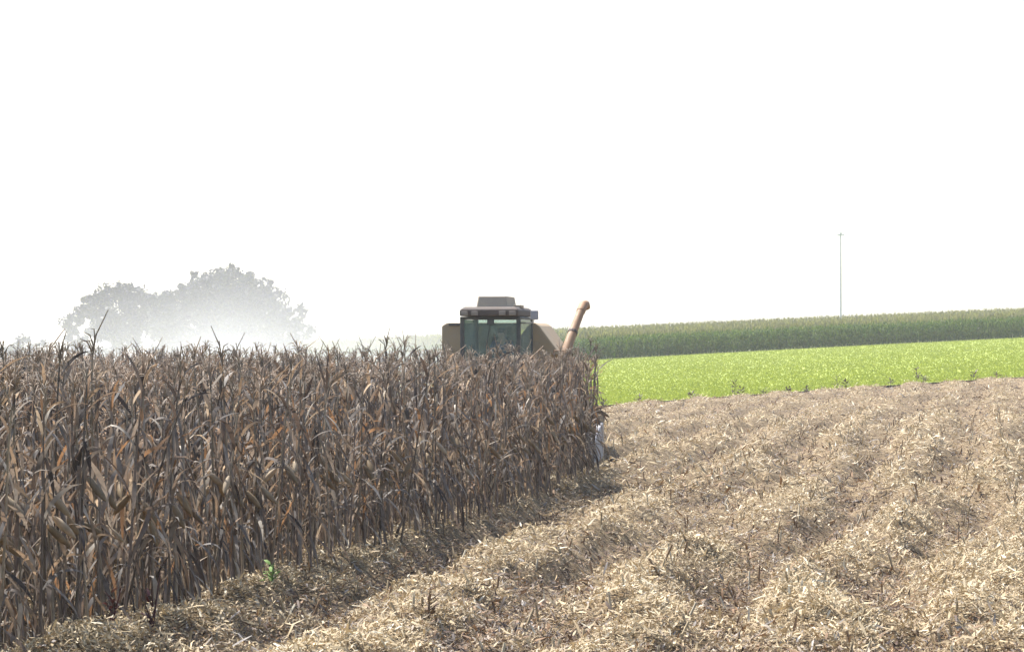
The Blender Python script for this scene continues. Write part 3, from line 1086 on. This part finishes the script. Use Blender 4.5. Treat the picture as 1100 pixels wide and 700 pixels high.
def fingers(bm):
    for s in (1, -1):
        w0 = Vector((s * 0.17, -0.40, 0.24))
        for k in range(4):
            o = Vector((s * (0.028 - 0.018 * k), -0.02, 0))
            L = (0.085, 0.095, 0.09, 0.07)[k]
            V, F = tube([w0 + o, w0 + o + Vector((0, -L * 0.6, -0.005)), w0 + o + Vector((0, -L * 0.95, -0.04)), w0 + o + Vector((0, -L * 0.7, -0.065))], [0.012, 0.010, 0.009, 0.006], 6)
            vs = [bm.verts.new(v) for v in V]
            for f in F: bm.faces.new([vs[i] for i in f])
        V, F = tube([w0 + Vector((-s * 0.025, 0, 0)), w0 + Vector((-s * 0.06, -0.03, -0.01)), w0 + Vector((-s * 0.06, -0.06, -0.03))], [0.014, 0.011, 0.008], 6)
        vs = [bm.verts.new(v) for v in V]
        for f in F: bm.faces.new([vs[i] for i in f])
    # nose, ears, brow and mouth
    def blob(c, sc):
        bmesh.ops.create_icosphere(bm, subdivisions=2, radius=1, matrix=Matrix.Translation(c) @ Matrix.Diagonal((*sc, 1)))
    blob((0, -0.10, 0.70), (0.013, 0.02, 0.022))
    blob((0.092, 0.0, 0.70), (0.01, 0.018, 0.03))
    blob((-0.092, 0.0, 0.70), (0.01, 0.018, 0.03))
    blob((0, -0.092, 0.655), (0.024, 0.008, 0.007))
    for s in (1, -1):
        blob((s * 0.034, -0.09, 0.725), (0.014, 0.01, 0.008))


extra(per, fingers)
for p in per.data.polygons: p.use_smooth = True
per.location = PO
per.scale = (0.987,) * 3
per.rotation_euler = (0, 0, -CA)
tag(per, 'person in dark blue seated at the wheel behind the cab glass', 'person')
sk = lambda n, v, e, r, m: skin_chain(n, v, e, r, m, per)
sk('shirt', [BV[0], BV[1], BV[2], (0, 0.04, 0.52), BV[6], BV[7], (0.18, -0.34, 0.245), BV[9], BV[10], (-0.18, -0.34, 0.245)],
   [(0, 1), (1, 2), (2, 3), (2, 4), (4, 5), (5, 6), (2, 7), (7, 8), (8, 9)], [(0.165, 0.135), (0.155, 0.125), (0.185, 0.135), (0.08, 0.08), 0.08, 0.062, 0.048, 0.08, 0.062, 0.048], M_SHIRT)
sk('trousers', [(0, 0.02, 0.06), BV[12], BV[13], (0.13, -0.515, -0.32), BV[15], BV[16], (-0.13, -0.515, -0.32)],
   [(0, 1), (1, 2), (2, 3), (0, 4), (4, 5), (5, 6)], [(0.16, 0.13), 0.098, 0.078, 0.06, 0.098, 0.078, 0.06], M_TROUSER)
bmh = bmesh.new()
bmesh.ops.create_uvsphere(bmh, u_segments=16, v_segments=10, radius=1, matrix=Matrix.Translation((0, 0.025, 0.755)) @ Matrix.Diagonal((0.102, 0.108, 0.085, 1)))
me = bpy.data.meshes.new('hair')
bmh.to_mesh(me)
bmh.free()
for p in me.polygons: p.use_smooth = True
link('hair', me, M_HAIR, per)


# ------------------------------------------------------------------ weeds and loose stalks
def gz(x, y): return float(ground_z(x, y) + lumps(x, y))


def weed(name, px, py_base, D, h, label, col, nleaf=14, spread=0.16, cat='weed', group=None, top=None, stem=0.012, lsize=0.1):
    x = at(px, D)
    root = empty(name, (x, D, gz(x, D)))
    tag(root, label, cat, group)
    s = Soup()
    l = rng.normal(0, 0.06, 2)
    s.add(tube([(0, 0, -0.03), (l[0] * h, l[1] * h, h * 0.5), (l[0] * 2 * h, l[1] * h, h)], [stem, stem * 0.8, stem * 0.4], 5), np.array(col) * 0.8)
    for k in range(4):
        a = rng.uniform(0, 6.28)
        z = h * rng.uniform(0.2, 0.7)
        s.add(tube([(l[0] * z, l[1] * z, z), (math.cos(a) * spread, math.sin(a) * spread, z + h * 0.25)], [stem * 0.6, stem * 0.3], 4), np.array(col) * 0.8)
    link('stem', s.mesh('stem', True), M_STALK, root)
    f = Soup()
    for k in range(nleaf):
        a = rng.uniform(0, 6.28)
        z = h * rng.uniform(0.15, 1.0)
        c = col if top is None or z < h * 0.75 else top
        f.add(corn_leaf((math.cos(a) * spread * 0.4, math.sin(a) * spread * 0.4, z), a, rng.uniform(0.6, 1.3) * lsize, rng.uniform(0, 1.2), rng.uniform(0.3, 1.5),
                        rng.uniform(0.3, 0.5) * lsize, rng.normal(0, 0.6), 3), np.array(c) * rng.uniform(0.8, 1.2))
    link('leaves', f.mesh('leaves'), M_LITTER, root)
    return root


weed('weed', 161, 690, 19.7, 0.58, 'dark red weed stem with pale top before the corn, lower left', (0.085, 0.03, 0.03), 9, 0.05, top=(0.45, 0.38, 0.3), lsize=0.08)
weed('weed', 118, 695, 19.5, 0.36, 'short dark red weed left of the taller red one', (0.12, 0.04, 0.035), 10, 0.06, lsize=0.09)
weed('weed', 292, 650, 23.6, 0.22, 'small bright green weed sprig in the pale litter by the corn', (0.16, 0.26, 0.06), 12, 0.07, lsize=0.11)
weed('weed', 460, 690, 20.8, 0.26, 'dark dry weed low in the litter at bottom centre', (0.2, 0.13, 0.08), 12, 0.1, lsize=0.1)
for px in (648, 687, 742, 789, 796, 820, 847, 866, 899, 908, 957, 985, 993, 1046, 1071):
    b = (px - 550) / F_PX
    D = d1(b) - rng.uniform(0.2, 0.8)
    big = px in (789, 985, 899)
    weed('dry_weed', px, 0, D, rng.uniform(0.26, 0.44) if not big else 0.72,
         'tall dark weed standing out along the edge of the lime strip' if big else 'low dark weed tuft at the edge between stubble and lime strip',
         (0.12, 0.10, 0.06), 14, 0.2, group='weeds along the edge of the stubble', stem=0.015, lsize=0.2)


def stalk_thing(pa, pb, label, r=0.014):
    mid = [(pa[i] + pb[i]) / 2 for i in range(3)]
    s = Soup()
    a, b_ = np.array(pa) - mid, np.array(pb) - mid
    s.add(tube([a, (a + b_) / 2 + np.array([0, 0, 0.02]), b_], [r, r * 0.85, r * 0.5], 6), (0.5, 0.4, 0.25))
    o = link('fallen_stalk', s.mesh('fallen_stalk', True), M_STALK)
    o.location = mid
    lf = Soup()
    for k in range(3):
        lf.add(corn_leaf(a + (b_ - a) * rng.uniform(0.3, 0.9), rng.uniform(0, 6.28), 0.3, 0.4, 2.2, 0.05, 0.6, 4), (0.45, 0.35, 0.2))
    link('leaves', lf.mesh('leaves'), M_DRY, o)
    return tag(o, label, 'corn stalk')


stalk_thing((at(358, 29), 29.0, 0.42), (at(406, 28.4), 28.4, 0.10), 'pale broken corn stalk leaning out at the foot of the corn')


# ------------------------------------------------------------------ dust and air
def volume_mat(name, color, density, aniso, het=None):
    m, nt, out = new_mat(name)
    v = nt.nodes.new('ShaderNodeVolumePrincipled')
    v.inputs['Color'].default_value = (*color, 1)
    v.inputs['Density'].default_value = density
    v.inputs['Anisotropy'].default_value = aniso
    if het: nt.links.new(het(nt), v.inputs['Density'])
    nt.links.new(v.outputs[0], out.inputs['Volume'])
    return m


DUST = 0.0118


def dust_density(nt):
    """thick near the ground, thinning with height and towards the sides, broken by drifting puffs"""
    N, L = nt.nodes, nt.links
    tc = N.new('ShaderNodeTexCoord')
    sep = N.new('ShaderNodeSeparateXYZ')
    L.new(tc.outputs['Object'], sep.inputs[0])

    def mth(op, a, b=None, clamp=False):
        n_ = N.new('ShaderNodeMath')
        n_.operation = op
        n_.use_clamp = clamp
        for i, q in enumerate((a, b)):
            if q is None: continue
            if hasattr(q, 'links'): L.new(q, n_.inputs[i])
            else: n_.inputs[i].default_value = q
        return n_.outputs[0]
    nz = N.new('ShaderNodeTexNoise')
    nz.inputs['Scale'].default_value = 0.10
    nz.inputs['Detail'].default_value = 3
    L.new(tc.outputs['Object'], nz.inputs['Vector'])
    zf = mth('POWER', 2.718, mth('MULTIPLY', sep.outputs[2], -1 / 3.5))
    # distance from the plume's axis
    xr = mth('DIVIDE', sep.outputs[0], 22.5)
    yr = mth('DIVIDE', sep.outputs[1], 46.0)
    rr = mth('ADD', mth('MULTIPLY', xr, xr), mth('MULTIPLY', yr, yr))
    edge = mth('POWER', mth('SUBTRACT', 1.0, rr, True), 1.0)
    nn = mth('MULTIPLY', mth('SUBTRACT', nz.outputs['Fac'], 0.34), 4.0, True)
    return mth('MULTIPLY', mth('MULTIPLY', zf, edge), mth('MULTIPLY', nn, DUST * 2.4))


M_DUST = volume_mat('dust', (0.93, 0.893, 0.985), DUST, 0.45, dust_density)
bm = bmesh.new()
bmesh.ops.create_icosphere(bm, subdivisions=4, radius=1)
for v in bm.verts:
    v.co.z = max(v.co.z, -0.04)
    v.co = Vector((v.co.x * 23, v.co.y * 47, v.co.z * 12.5))
me = bpy.data.meshes.new('dust_cloud')
bm.to_mesh(me)
bm.free()
o = link('dust_cloud', me, M_DUST)
o.location = (-18.5, 140, 0.6)
o.rotation_euler.z = R(6)
tag(o, 'pale dust cloud drifting low behind the corn in front of the trees', 'dust', kind='stuff')

HAZE = 0.0003
M_HAZE = volume_mat('haze', (0.96, 0.97, 1.0), HAZE, 0.3)
bm = bmesh.new()
bmesh.ops.create_cube(bm, size=1, matrix=Matrix.Translation((0, 0, 3)) @ Matrix.Diagonal((3100, 3100, 40, 1)))
me = bpy.data.meshes.new('haze')
bm.to_mesh(me)
bm.free()
tag(link('haze', me, M_HAZE), 'thin pale summer haze over the fields', 'haze', kind='stuff')
